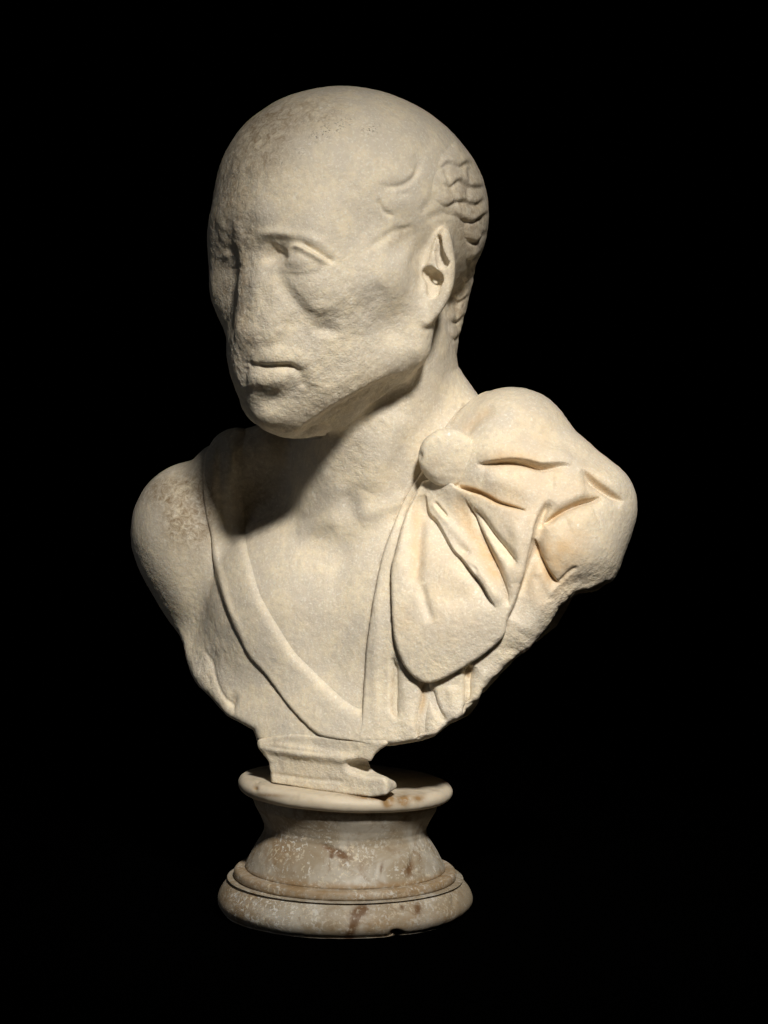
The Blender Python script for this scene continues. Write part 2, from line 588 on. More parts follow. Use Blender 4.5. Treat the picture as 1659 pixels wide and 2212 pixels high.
# torso first
B = Field((225, -460, FLOOR - 1650), (1320, 390, FLOOR - 165))
B.ell(to(-20, -34, 1540), (520, 212, 580), TR @ rotx(-14), 60)
B.ell(to(-150, 45, 1290), (190, 110, 170), TR @ rotx(-14), 80)
B.ell(to(150, 45, 1290), (190, 110, 170), TR @ rotx(-14), 80)
cut_outline(B, [(200, 700), (200, 1150), (300, 1262), (322, 1292), (342, 1314), (356, 1328), (368, 1352), (381, 1388), (395, 1420), (412, 1452), (432, 1483), (460, 1512), (492, 1547), (520, 1561), (548, 1577), (556, 1600), (700, 1618), (775, 1616), (853, 1608), (903, 1596), (940, 1584), (985, 1550), (1060, 1460), (1150, 1370), (1300, 1200), (1350, 700)], 15, 0.22, 90)
B.ell(to(-440, -10, 1155), (135, 140, 155), TR, 50)
B.ell(to(-425, -20, 1240), (110, 110, 140), TR, 50)
B.ell(to(350, -40, 1130), (130, 120, 150), TR, 60)
B.tube([to(-90, -110, 960), to(-400, -50, 1105)], [105, 95], 60)
B.tube([to(60, -70, 960), to(370, -40, 1090)], [105, 95], 60)
B.tube([at(478, 1012, 120), at(520, 985, 110), at(580, 962, 90)], [56, 54, 50], 60)
B.plane(to(0, -190, 1200), TR @ np.array([0, 1.0, 0]), 30)
# neck
B.tube([np.array([815, -45, FLOOR - 760.]), np.array([802, 50, FLOOR - 1080.])], [150, 172], 50)
B.tube([at(885, 690, 0), at(885, 740, 10), at(898, 830, 40), at(965, 925, 30)], [90, 92, 96, 97], 50)
# skull, built on its own so that the jaw stays clear of the neck
Neck = B
B = Field(Neck.lo, Neck.lo + (Neck.n - 1) * GRID)
B.ell(hd(2, -25, 459), (253, 312, 241), HR, 30)
B.ell(hd(0, -115, 480), (210, 210, 196), HR, 40)
B.ell(hd(2, 34, 453), (213, 232, 214), HR, 60)      # forehead
B.ell(hd(-10, -100, 640), (118, 180, 120), HR, 50)
B.tube([at(985, 600, 10), at(974, 665, 30), at(958, 740, 40)], [36, 32, 26], 24)
# face block and jaw
B.ell(hd(3, 92, 640), (190, 173, 236), HR, 60)
B.ell(hd(0, 110, 770), (150, 150, 160), HR, 60)
B.ell(hd(-4, 152, 866), (80, 104, 78), HR, 50)    # chin
B.tube([hd(186, -10, 690), hd(171, -2, 758), hd(84, 122, 836)], [48, 53, 44], 60)
B.tube([hd(110, -20, 790), hd(60, 50, 846)], [50, 46], 50)
B.tube([hd(-175, -10, 690), hd(-158, 5, 790), hd(-95, 125, 866)], [48, 54, 56], 50)
# cheekbones
for s in (1, -1):
    B.tube([hd(s * 116, 195, 636), hd(s * 184, 80, 618)], [44, 43], 90)
    B.ell(hd(s * 85, 190, 560), (70, 60, 46), HR, 60)
# brow
B.tube([hd(-112, 200, 515), hd(-45, 242, 512), hd(45, 242, 512), hd(118, 203, 518)], [30, 34, 34, 30], 80)
# broken nose
B.box(hd(16, 204, 620), (42, 74, 118), HR @ rotz(16), 44, 8)
B.tube([hd(22, 226, 660), hd(18, 220, 750)], [40, 60], 70)
# mouth area
B.ell(hd(0, 195, 790), (98, 75, 75), HR, 50)
paste(B, Neck, 22)
B.tube([hd(20, 50, 862), at(785, 975, -50)], [46, 60], 60)
print('body field', time.time() - T0)

# ear
ear = [(940, 507), (952, 494), (963, 491), (974, 506), (981, 545), (984, 575), (980, 612), (972, 638), (959, 664), (941, 688), (922, 706), (906, 694), (901, 640), (903, 590), (914, 560), (928, 530)]
pe = poly_map(ear)
E = B.sub(at(840, 740, 0) - np.array([0, 400, 0]), at(1010, 440, 0) + np.array([0, 60, 0]))
X, Y, Z = E.axes()
pd = E.pmap(lambda px, py: REL0.sample(px, py, pe))
y0 = B.surf(908, 600)[1]
ys = y0 + 2 + 0.05 * (X - 908) - 16 * sstep(X, 912, 955) + 0.10 * (Z - (FLOOR - 620)) * (Z < FLOOR - 620)
slab = np.abs(Y - ys - 40) - 40
earf = smax(pd, slab, 18)
i0 = np.round((E.lo - B.lo) / B.h).astype(int)
slc = tuple(slice(i0[k], i0[k] + E.n[k]) for k in range(3))
B.a[slc] = smin(B.a[slc], earf, 9)
Bsolid = B.sub(B.lo, B.lo + B.n * B.h)
B.ell(B.surf(657, 562, 13), (36, 22, 19), None, 14)
B.tube(sp(B, [(951, 516), (949, 545), (956, 568)], 9), [8, 12, 14], 4, 'cut')
B.tube(sp(B, [(930, 592), (941, 605), (938, 632)], 9), [17, 20, 15], 5, 'cut')
B.ell(Bsolid.surf(944, 599, 26), (16, 22, 16), None, 5, 'cut')

# ---- chisel strokes on head and chest
R = Relief()
R.blob((606, 548), (36, 20), -4, -12)
R.edge([(620, 540), (612, 555), (600, 565), (584, 569), (562, 562)], -13, 42, 13, 0.35)
R.blob((592, 541), (34, 24), -9, -15)
R.line([(556, 506), (590, 504), (630, 508)], 10, 4)
R.line([(652, 525), (682, 543), (704, 557), (722, 567)], 5.5, -7)
R.line([(612, 562), (619, 545), (631, 533), (646, 534), (668, 546), (690, 558), (712, 568)], 6.5, 7)
R.line([(616, 562), (630, 548), (646, 546), (668, 556), (690, 566)], 4, -1.2)
R.line([(602, 576), (625, 584), (650, 584), (690, 576)], 7, 2)
R.line([(590, 578), (612, 615), (642, 652), (672, 690)], 17, -3.5)
R.edge([(682, 692), (654, 655), (624, 615), (600, 582)], 5, 46, 16, 0.35)
R.line([(545, 590), (560, 650), (590, 710)], 24, 3)
R.line([(570, 590), (590, 640), (625, 690)], 22, 3)
R.line([(680, 600), (715, 630), (745, 655)], 40, 4)
R.edge([(738, 714), (715, 724), (690, 720), (670, 702)], -9, 28, 12, 0.4)
R.blob((695, 664), (30, 14), 4)
R.line([(832, 620), (805, 648), (776, 684)], 22, -4.5)
R.line([(562, 508), (600, 501), (641, 507), (690, 524), (728, 556)], 11, 4)
R.edge([(650, 806), (634, 787), (604, 785), (572, 788), (540, 787)], 7, 26, 5, 0.4)
R.line([(518, 779), (532, 785), (552, 788), (580, 789), (606, 788), (628, 788), (645, 801)], 6, -3.5, 0.45)
R.line([(533, 792), (529, 812), (532, 832)], 8, -5)
R.line([(560, 793), (606, 794), (628, 793), (646, 806)], 7, -3.5, 0.3)
R.blob((628, 795), (20, 8), -5, 12)
R.blob((560, 820), (34, 20), 9)
R.blob((600, 826), (26, 20), 3, -30)
R.blob((600, 765), (60, 16), 4)
R.blob((606, 818), (28, 18), 5, -30)
R.line([(614, 853), (588, 866), (548, 878)], 18, -6, 0.5)
R.blob((585, 906), (42, 22), 5)
R.line([(640, 798), (652, 815), (656, 840)], 9, -4)
R.line([(655, 770), (672, 800), (678, 840)], 16, 3)
R.line([(530, 470), (532, 512)], 9, -2)
R.blob((565, 715), (42, 36), 6)
R.line([(626, 690), (618, 725), (602, 748)], 14, -4)
R.blob((893, 590), (15, 55), -4)
R.edge([(917, 585), (930, 553), (941, 525), (953, 500)], 4, 20, 4, 0.3)
R.blob((912, 540), (14, 34), -6, 25)
R.edge([(630, 952), (660, 930), (700, 902), (745, 874), (800, 842), (870, 806)], -20, 52, 16, 0.3)
R.line([(560, 560), (556, 620), (548, 690)], 18, 4)
# far eye
R.blob((497, 540), (16, 10), -3)
R.blob((488, 552), (11, 9), 2.5)
R.line([(494, 582), (508, 579), (524, 573)], 3, -2)
# temple hair, shallow
R.line([(826, 401), (850, 404), (876, 397), (897, 378), (906, 350)], 6, -4.5)
R.blob((852, 378), (40, 24), 4)
R.line([(815, 430), (828, 455), (850, 468)], 5.5, -4.5)
R.blob((855, 440), (30, 22), 4)
R.line([(858, 414), (872, 419), (884, 413)], 6, -2)
R.line([(948, 382), (940, 408), (930, 436), (905, 464)], 9, -2.5)
R.line([(925, 300), (905, 345), (900, 372)], 14, -2)
R.line([(985, 455), (950, 462), (922, 478)], 10, -3)
for q in range(5):
    R.line([(792 + 18 * q, 540 - 6 * q), (826 + 14 * q, 512 - 5 * q), (862 + 8 * q, 487 + 2 * q)], 6, -2)
R.blob((880, 520), (24, 40), -8, 40)
# throat, collarbone pit, chest
R.blob((752, 1088), (24, 40), -11)
R.line([(872, 890), (835, 970), (790, 1060)], 26, 8)
R.line([(815, 900), (785, 970), (760, 1040)], 18, -4)
R.line([(690, 970), (712, 1030), (742, 1075)], 24, 4)
R.line([(880, 1080), (820, 1102), (772, 1118)], 20, 6)
R.line([(640, 1150), (690, 1135), (735, 1122)], 18, 4)
R.line([(640, 960), (650, 1060), (655, 1120)], 16, 3)
R.line([(735, 1150), (728, 1300)], 26, -3)
# right stump: torn edge
R.line([(440, 1400), (458, 1438), (470, 1478), (483, 1504), (503, 1528), (505, 1552)], 3.5, -3, 0.3)
R.blob((459, 1428), (14, 18), -5)
R.blob((500, 1518), (10, 16), -8, 20)
R.blob((420, 1260), (26, 60), -5)

RG = Relief()
RG.m[:] = 0.5
RG.blob((680, 780), (190, 170), 0.7)
RG.blob((530, 640), (50, 220), 0.6)
RG.blob((520, 420), (80, 120), 0.5)
RG.blob((770, 1000), (40, 50), 0.35)
RG.blob((440, 1470), (60, 90), 0.7)
RG.blob((1240, 1285), (80, 40), 0.9, -30)
RG.blob((1120, 1410), (90, 30), 0.8, -40)
RG.blob((960, 1560), (110, 40), 0.7, -20)
RG.blob((700, 1660), (200, 60), 0.5)
RG.blob((980, 1430), (120, 40), 0.35, -30)


def subdivide(V, Q):
    """split every quad in four, then ease the new points"""
    Q = Q.astype(np.int64)
    e = np.sort(np.stack([Q, np.roll(Q, -1, 1)], -1).reshape(-1, 2), 1)
    key = e[:, 0] * len(V) + e[:, 1]
    u, inv = np.unique(key, return_inverse=True)
    a, b = u // len(V), u % len(V)
    n0, n1 = len(V), len(V) + len(u)
    m = (n0 + inv).reshape(-1, 4)
    c = n1 + np.arange(len(Q))
    W = np.vstack([V, (V[a] + V[b]) / 2, V[Q].mean(1)])
    R_ = np.vstack([np.stack([Q[:, k], m[:, k], c, m[:, k - 1]], 1) for k in range(4)])
    return relax(W, R_, 2), R_
def carved(field, rel, rough, fine=False, **kw):
    V, Q = field.mesh()
    if fine:
        V, Q = subdivide(V, Q)
    return carve(V, Q, rel, rough, **kw), Q

# surface marks: stains, rust, dark specks, and some shade painted into the same tones
ST_SHADE, RU, SK = Relief(), Relief(), Relief()
for c, r, h, a in [((560, 270), (70, 40), .75, -35), ((640, 235), (90, 28), .55, -18), ((690, 255), (60, 28), .45, -20), ((575, 350), (40, 40), .55, 0), ((500, 410), (45, 120), .8, 0), ((600, 300), (60, 40), .5, -30),
                   ((530, 610), (10, 60), .55, 0), ((520, 690), (16, 40), .6, 0), ((545, 735), (26, 24), .35, 0), ((485, 610), (30, 100), .6, 0), ((535, 520), (20, 60), .5, 0), ((530, 760), (30, 60), .4, 0), ((860, 512), (34, 14), .45, -40),
                   ((400, 1075), (58, 42), 1.3, 20), ((385, 1135), (36, 40), 1.2, 0), ((428, 1110), (28, 70), 1.3, 0), ((520, 1010), (90, 90), .55, 0), ((340, 1060), (40, 30), .6, -30), ((560, 1100), (60, 70), .5, 0),  # brown stump patch with its shadow partly painted in; strap darkened too
                   ((700, 880), (110, 30), .4, -25), ((800, 830), (80, 34), .45, -30), ((640, 925), (60, 16), .35, 5), ((300, 1290), (30, 60), .35, 30), ((640, 1330), (60, 30), .2, 0), ((590, 1602), (50, 14), .3, 5), ((700, 1650), (90, 40), .2, 0), ((630, 560), (50, 20), .2, 0), ((1015, 470), (46, 130), .8, 5), ((985, 660), (30, 80), .7, 0), ((975, 400), (40, 60), .25, 0), ((900, 540), (18, 60), .2, 0)]:  # hair: dirt plus painted shade on the dim side; also darker below the jaw
    ST_SHADE.blob(c, r, h, a)
for c, r, h, a in [((700, 287), (32, 14), .8, -25), ((742, 268), (22, 10), .5, -30), ((800, 280), (18, 10), .9, -10), ((600, 352), (22, 12), .5, 0), ((690, 255), (70, 20), .3, -15), ((645, 330), (30, 14), .3, 0)]:
    SK.blob(c, r, h, a)
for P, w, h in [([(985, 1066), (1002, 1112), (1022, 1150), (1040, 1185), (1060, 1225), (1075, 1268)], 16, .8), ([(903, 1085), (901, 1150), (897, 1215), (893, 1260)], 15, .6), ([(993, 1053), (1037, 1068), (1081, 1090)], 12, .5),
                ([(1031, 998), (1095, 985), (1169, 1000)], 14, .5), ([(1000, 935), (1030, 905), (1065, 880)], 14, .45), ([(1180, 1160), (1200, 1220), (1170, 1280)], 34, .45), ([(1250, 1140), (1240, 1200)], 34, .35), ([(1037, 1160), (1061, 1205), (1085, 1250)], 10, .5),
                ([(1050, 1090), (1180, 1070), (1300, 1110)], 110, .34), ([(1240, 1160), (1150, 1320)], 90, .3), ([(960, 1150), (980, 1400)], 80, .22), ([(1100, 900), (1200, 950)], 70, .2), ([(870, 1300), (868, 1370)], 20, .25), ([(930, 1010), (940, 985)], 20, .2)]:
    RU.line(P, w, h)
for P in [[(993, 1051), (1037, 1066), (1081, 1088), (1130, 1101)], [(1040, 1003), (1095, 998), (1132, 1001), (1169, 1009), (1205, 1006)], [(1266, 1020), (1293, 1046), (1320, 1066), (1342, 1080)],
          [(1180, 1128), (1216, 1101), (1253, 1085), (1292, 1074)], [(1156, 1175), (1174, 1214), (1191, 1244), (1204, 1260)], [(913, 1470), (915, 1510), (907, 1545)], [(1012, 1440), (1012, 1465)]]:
    RU.line(P, 6, 0.75)  # rust in the fold grooves, strengthened to deepen their shade
    ST_SHADE.line(P, 3.0, 0.55)  # dark line painting crease shade into the same grooves
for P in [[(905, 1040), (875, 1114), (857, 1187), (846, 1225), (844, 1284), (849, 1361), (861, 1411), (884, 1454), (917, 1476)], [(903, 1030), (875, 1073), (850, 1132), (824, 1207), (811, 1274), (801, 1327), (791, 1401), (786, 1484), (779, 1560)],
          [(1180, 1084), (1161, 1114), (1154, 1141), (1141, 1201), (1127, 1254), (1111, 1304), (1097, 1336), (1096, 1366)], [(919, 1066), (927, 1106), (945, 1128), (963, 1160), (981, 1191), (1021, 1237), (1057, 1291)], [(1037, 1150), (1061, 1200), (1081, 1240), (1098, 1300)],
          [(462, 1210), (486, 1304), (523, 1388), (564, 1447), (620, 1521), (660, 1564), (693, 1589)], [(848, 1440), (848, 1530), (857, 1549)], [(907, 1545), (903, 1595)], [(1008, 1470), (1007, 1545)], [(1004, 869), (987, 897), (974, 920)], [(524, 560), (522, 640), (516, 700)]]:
    ST_SHADE.line(P, 3.5, 0.6, 0.05)  # dirt colour along overlapping edges, also painting in their thin shadow lines
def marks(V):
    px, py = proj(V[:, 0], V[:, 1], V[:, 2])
    return {'stain_shade': np.clip(ST_SHADE.sample(px, py), 0, 1), 'rust': np.clip(RU.sample(px, py), 0, 1), 'speck': np.clip(SK.sample(px, py), 0, 1), 'grain': RG.sample(px, py)}

bust = thing('marble_bust', 'weathered cream marble bust of a bald man wearing a cloak pinned with a round brooch', 'bust')
V, Q = carved(B, R, RG)
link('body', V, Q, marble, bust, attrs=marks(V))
print('body', len(Q), time.time() - T0)

# ------------------------------------------------------------------ hair at the back of the head
hp = [(940, 330), (985, 285), (1030, 330), (1070, 420), (1075, 520), (1040, 620), (1020, 720), (1000, 780), (968, 770), (950, 700), (956, 650), (978, 610), (990, 570), (986, 525), (976, 488), (955, 465), (930, 440), (920, 390)]
ht = Relief(); ht.m = (-5 + 10 * sstep(-poly_map(hp), -8, 42)).astype(np.float32)
H = Bsolid.shell(hp, ht, 18, 6)
r = Relief()
locks = [[(930, 352), (950, 362), (968, 352), (990, 360), (1010, 352), (1030, 362)], [(950, 392), (972, 402), (990, 391), (1012, 402), (1034, 405), (1052, 398)],
         [(934, 436), (960, 447), (984, 436), (1006, 437), (1027, 441), (1050, 428)], [(975, 460), (1000, 475), (1022, 479), (1042, 466), (1056, 458)],
         [(988, 496), (1006, 515), (1025, 524), (1040, 513), (1054, 492)], [(984, 544), (1003, 560), (1020, 561), (1042, 543)], [(980, 584), (998, 606), (1012, 604), (1030, 588)],
         [(966, 632), (985, 650), (998, 648), (1016, 632)], [(958, 680), (980, 695), (992, 692), (1008, 674)], [(962, 716), (982, 732), (1000, 712)]]
for L in locks:
    r.edge(L[::-1], 6.5, 26, 5, 0.3)
    r.line(L, 5.5, -5, 0.3)
r.m *= sstep(-poly_map(hp), 2, 40)
for L in [[(972, 405), (984, 434)], [(1010, 404), (1006, 436)], [(1000, 478), (1007, 512)], [(1042, 468), (1040, 510)], [(1003, 520), (1004, 556)], [(1020, 564), (1012, 600)], [(1000, 610), (996, 645)], [(985, 652), (986, 690)], [(960, 365), (972, 398)], [(1015, 360), (1012, 398)]]:
    r.line(L, 6, -3.5, 0.2)
V, Q = carved(H, r, 0.7, f0=-0.35, f1=0.1)
link('hair', V, Q, marble, bust, attrs=marks(V))

# ------------------------------------------------------------------ tunic band
tun = [(446, 975), (440, 1000), (439, 1040), (441, 1077), (447, 1120), (456, 1160), (461, 1210), (472, 1258), (486, 1304), (503, 1351), (523, 1388), (540, 1421), (564, 1447), (590, 1481), (620, 1521), (660, 1564), (693, 1589), (770, 1603), (830, 1612), (830, 1545),
       (763, 1519), (710, 1474), (676, 1441), (640, 1404), (610, 1358), (586, 1318), (566, 1280), (550, 1225), (539, 1182), (532, 1120), (527, 1060), (526, 1000), (536, 930), (480, 930)]
tt = Relief(); tt.m[:] = 8.0
tt.line([(480, 880), (470, 960), (476, 1040), (482, 1100)], 32, 4, 0)
tt.line([(536, 930), (526, 1000), (527, 1060), (532, 1120), (539, 1182), (550, 1225), (566, 1280), (586, 1318), (610, 1358), (640, 1404), (676, 1441), (710, 1474), (763, 1519), (830, 1545)], 15, -9, 0)
Tn = Bsolid.shell(tun, tt, 16)
Tn.plane(to(0, -100, 1200), TR @ np.array([0, 1.0, 0]), 6)
r = Relief()
r.line([(462, 1140), (468, 1200), (480, 1255), (496, 1310), (530, 1382)], 7, 3)
r.line([(478, 960), (474, 1040), (480, 1110), (500, 1180)], 9, -5)
r.line([(500, 950), (500, 1040), (506, 1130)], 10, 4)
V, Q = carved(Tn, r, RG)
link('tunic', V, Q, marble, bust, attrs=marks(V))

# ------------------------------------------------------------------ cloak over the left shoulder
C = Field((740, -440, FLOOR - 1650), (1460, 300, FLOOR - 800))
C.lo = B.lo + np.round((C.lo - B.lo) / B.h) * B.h
cl = [(1075, 850), (1012, 888), (987, 904), (972, 920), (940, 960), (910, 1020), (875, 1073), (850, 1132), (824, 1207), (811, 1274), (801, 1327), (791, 1401), (786, 1484), (779, 1560), (774, 1598), (800, 1640), (940, 1640), (1330, 1500), (1419, 1300), (1419, 900), (1200, 780), (1120, 780)]
paste(C, Bsolid.shell(cl, 9.0, 30), 1.0)
C.ell(at(1108, 945, -40), (120, 150, 108), None, 40)
C.tube([at(1090, 1005, -100), at(1200, 1045, -120), at(1268, 1092, -130)], [118, 110, 99], 60)
C.tube([at(1262, 1098, -130), at(1232, 1180, -140)], [100, 98], 40)
C.tube([at(1190, 1180, -150), at(1100, 1310, -130), at(990, 1480, -70), at(960, 1580, -60)], [135, 135, 115, 110], 60)
cut_outline(C, [(700, 760), (700, 1612), (775, 1606), (853, 1608), (903, 1600), (940, 1589), (972, 1562), (1007, 1548), (1020, 1541), (1036, 1517), (1043, 1490), (1062, 1469), (1076, 1461), (1089, 1442), (1111, 1424), (1143, 1400), (1161, 1373), (1188, 1344), (1209, 1309), (1247, 1282), (1287, 1277), (1308, 1264), (1400, 1264), (1440, 760)], 14, 0.35, -180)
C.tube([at(1246, 1252, -60), at(1196, 1336, -50), at(1118, 1392, -30), at(1040, 1480, 0)], [42, 34, 24, 18], 14)
Csolid = C.sub(C.lo, C.lo + C.n * C.h)
r = Relief()
A = [(1031, 1002), (1095, 994), (1132, 996), (1169, 1005), (1212, 1002), (1235, 1006)]
B2 = [(1258, 1012), (1290, 1039), (1320, 1060), (1350, 1083)]
r.edge(B2[::-1], 4, 26, 3, 0.35)
r.edge(A, -12, 15, 2.5, 0.35)
r.edge(B2, -14, 17, 2.5, 0.35)
r.edge([(990, 1049), (1037, 1063), (1081, 1085), (1136, 1101)], -15, 18, 2.5)
r.edge([(1172, 1128), (1195, 1111), (1216, 1098), (1253, 1082), (1300, 1071)], -14, 15, 2.5)
r.edge([(1150, 1160), (1174, 1210), (1191, 1240), (1210, 1262)], -13, 22, 2.5)
r.edge([(1184, 1078), (1164, 1112), (1155, 1141), (1142, 1201), (1128, 1254), (1112, 1304), (1098, 1336)][::-1], -9, 30, 2.5)
r.edge([(849, 1430), (849, 1494), (848, 1530), (856, 1549)][::-1], -8, 14, 2)
r.edge([(914, 1465), (915, 1505), (907, 1543), (903, 1597)][::-1], -11, 18, 2)
r.edge([(1009, 1440), (1008, 1493), (1007, 1549)][::-1], -10, 16, 2)
r.edge(A[::-1], 12, 30, 2.5, 0.4)
r.line([(1028, 1005), (1060, 1001), (1095, 998), (1132, 1001), (1169, 1009), (1207, 1006)], 5.5, -6)
r.line([(1040, 990), (1084, 968), (1150, 970), (1213, 984), (1260, 1007), (1315, 1037), (1352, 1070)], 13, 3)
r.line([(1000, 940), (1030, 905), (1070, 880)], 11, -6.2)
r.line([(1060, 950), (1140, 925), (1230, 960), (1320, 1020)], 22, -6.2)
r.line([(1262, 1017), (1290, 1043), (1320, 1064), (1348, 1084)], 8, -7)
r.line([(1176, 1130), (1195, 1114), (1216, 1101), (1253, 1085), (1297, 1073)], 7.5, -10)
r.line([(1186, 1086), (1172, 1110), (1166, 1140)], 8, -11.2)
r.line([(1182, 1078), (1215, 1080), (1270, 1060)], 14, 7)
r.line([(993, 1054), (1037, 1069), (1081, 1091), (1128, 1103)], 6.5, -9)
r.line([(1150, 1165), (1174, 1214), (1191, 1244), (1206, 1262)], 10, -7)
r.blob((1255, 1185), (56, 56), 9)
r.line([(1206, 1262), (1225, 1240), (1247, 1222)], 5, -5.0)
r.blob((1250, 1262), (60, 22), -5, -20)
r.line([(1180, 1210), (1150, 1330), (1110, 1400)], 30, 5)
r.line([(848, 1420), (849, 1494), (848, 1530), (858, 1549)], 6, -12.5)
r.line([(913, 1470), (915, 1505), (907, 1543), (903, 1597)], 7, -18.8)
r.line([(930, 1490), (938, 1520), (950, 1543), (962, 1560)], 7, -12.5)
r.line([(1008, 1440), (1008, 1493), (1007, 1549)], 6, -16.2)
r.blob((1012, 1452), (9, 16), -10)
r.line([(880, 1470), (880, 1590)], 16, 4)
r.line([(975, 1480), (982, 1555)], 16, 5)
r.line([(1050, 1440), (1026, 1520)], 13, 4)
r.line([(820, 1250), (812, 1400), (812, 1560)], 12, 3)
r.line([(1045, 1030), (1110, 1050), (1165, 1076)], 24, 8)
r.line([(1195, 1040), (1265, 1042)], 22, 6)
r.line([(1172, 1125), (1152, 1200), (1126, 1290)], 15, -10)
r.line([(1225, 1130), (1285, 1110)], 26, 6)
r.line([(1190, 1290), (1130, 1370)], 24, 5)
r.line([(1160, 1240), (1180, 1300)], 12, -5)
C.plane(to(0, -110, 1200), TR @ np.array([0, 1.0, 0]), 20)
V, Q = carved(C, r, RG, True)
print('cloak quads', len(Q))
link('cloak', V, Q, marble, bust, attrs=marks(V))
print('cloak', time.time() - T0)

# ------------------------------------------------------------------ the fan-shaped end hanging from the brooch
fl = [(912, 1040), (893, 1075), (875, 1114), (857, 1187), (846, 1225), (844, 1284), (849, 1361), (861, 1411), (884, 1454), (917, 1476), (951, 1469), (987, 1451), (1027, 1427), (1067, 1397), (1090, 1370), (1096, 1336), (1111, 1304), (1127, 1254), (1141, 1201), (1154, 1141), (1162, 1112), (1140, 1105), (1081, 1090), (1037, 1068), (993, 1053), (955, 1030)]
ft = Relief(); ft.m[:] = 17.0
ft.blob((1160, 1085), (50, 30), -12)
ft.blob((1030, 1050), (60, 18), -6, 18)
Fp = Csolid.shell(fl, ft, 16, 9)
Fp.plane(to(0, 10, 1200), TR @ np.array([0, 1.0, 0]), 4)
r = Relief()
F1 = [(919, 1066), (927, 1106), (945, 1128), (963, 1160), (981, 1191), (1001, 1211), (1021, 1237), (1041, 1261), (1057, 1291), (1072, 1314)]
r.edge(F1[::-1], 7, 26, 3)
r.edge(F1, -7, 16, 2.5)
r.edge([(1002, 1075), (1037, 1150), (1061, 1200), (1081, 1240), (1096, 1277), (1101, 1310)], -7, 14, 2.5)
r.edge([(1022, 1095), (1059, 1145), (1092, 1185), (1120, 1218)], -6, 14, 2.5)
r.line([(938, 1078), (958, 1113), (980, 1143), (1002, 1168)], 13, 7)
r.line([(941, 1084), (954, 1100), (968, 1118)], 4, -7.5)
r.blob((1004, 1169), (12, 10), 4, 40)
r.blob((1004, 1192), (13, 8), -8, 30)
r.blob((1030, 1232), (9, 5), -4, 50)
r.line([(1010, 1202), (1034, 1232), (1057, 1262), (1078, 1300)], 11, 6)
r.line([(983, 1062), (1002, 1112), (1022, 1150), (1042, 1185), (1062, 1225), (1077, 1268)], 12, -5.0)
r.line([(1005, 1080), (1037, 1150), (1061, 1200), (1081, 1240), (1094, 1277), (1100, 1307)], 8.5, -8.8)
r.line([(1025, 1098), (1059, 1147), (1092, 1187), (1118, 1218)], 9, -10.0)
r.line([(1020, 1098), (1052, 1155), (1092, 1218), (1104, 1270)], 12, 3)
r.line([(908, 1070), (904, 1150), (900, 1215), (895, 1270)], 15, -11.2)
r.line([(909, 1262), (918, 1300), (934, 1345)], 10, -6.2)
r.line([(887, 1095), (869, 1160), (860, 1240)], 14, 3)
r.blob((962, 1350), (70, 80), 7)
r.line([(1110, 1125), (1122, 1180), (1115, 1260)], 16, 6)
r.blob((975, 1232), (42, 40), 8)
r.blob((990, 1290), (38, 26), -6)
V, Q = carved(Fp, r, RG, True)
print('flap quads', len(Q))
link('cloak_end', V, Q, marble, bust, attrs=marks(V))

# brooch
G = Field((860, -480, FLOOR - 1080), (1080, 0, FLOOR - 890), 2.5)
p = C.surf(985, 985)
p0 = at(968, 988, p[1] - 6)
GR = rotz(2) @ rotx(10)
X, Y, Z = G.axes()
gx, gy, gz = [GR[0, i] * (X - p0[0]) + GR[1, i] * (Y - p0[1]) + GR[2, i] * (Z - p0[2]) for i in range(3)]
rad = np.sqrt(gx * gx + gz * gz)
G.a = smax(rad - 62.0, np.abs(gy) - 15 - 13 * (1 - np.minimum(rad / 62, 1) ** 2), 13).astype(np.float32)
r = Relief()
r.blob((906, 985), (7, 10), -5)
r.line([(912, 1015), (930, 1035), (960, 1044)], 8, -3)
V, Q = carved(G, r, 0.5)
link('brooch', V, Q, marble, bust, attrs=marks(V))

# ------------------------------------------------------------------ index block under the chest
TILT = 0.052
D = Field((520, -280, 270), (900, 180, FLOOR - 1560), 3.0)
D.box(to(-12, 24, 1640), (152, 168, 75), TR, 10, 8)
D.tube([to(-175, 184, 1596), to(-60, 191, 1602), to(60, 189, 1611)], [11, 12, 9], 10)
cut_outline(D, [(541, 1560), (547, 1586), (551, 1602), (556, 1618), (566, 1633), (577, 1645), (581, 1670), (583, 1740), (1000, 1740), (1000, 1560)], 8, 0.04)
cut_outline(D, [(400, 1560), (400, 1760), (868, 1760), (867, 1704), (859, 1686), (838, 1670), (817, 1656), (811, 1641), (824, 1622), (850, 1604), (880, 1560)], 10, 0.35, -200)
D.ell(D.surf(785, 1660), (40, 50, 15), rotz(-25) @ roty(8), 10, 'cut')
D.ell(at(880, 1636, -150), (72, 170, 42), None, 16, 'cut')
D.ell(at(905, 1680, -120), (40, 170, 60), None, 12, 'cut')
D.ell(at(862, 1738, -150), (82, 160, 40), None, 8, 'cut')
D.plane((746, 0, FLOOR - 1680), (-TILT, 0, -1), 3)
r = Relief()
r.line([(583, 1671), (660, 1682), (755, 1689)], 4, -3)
r.line([(570, 1612), (637, 1620), (712, 1628)], 4, -3)
V, Q = carved(D, r, 0.9)
link('support_block', V, Q, marble, bust, attrs=marks(V))
print('bust', time.time() - T0)

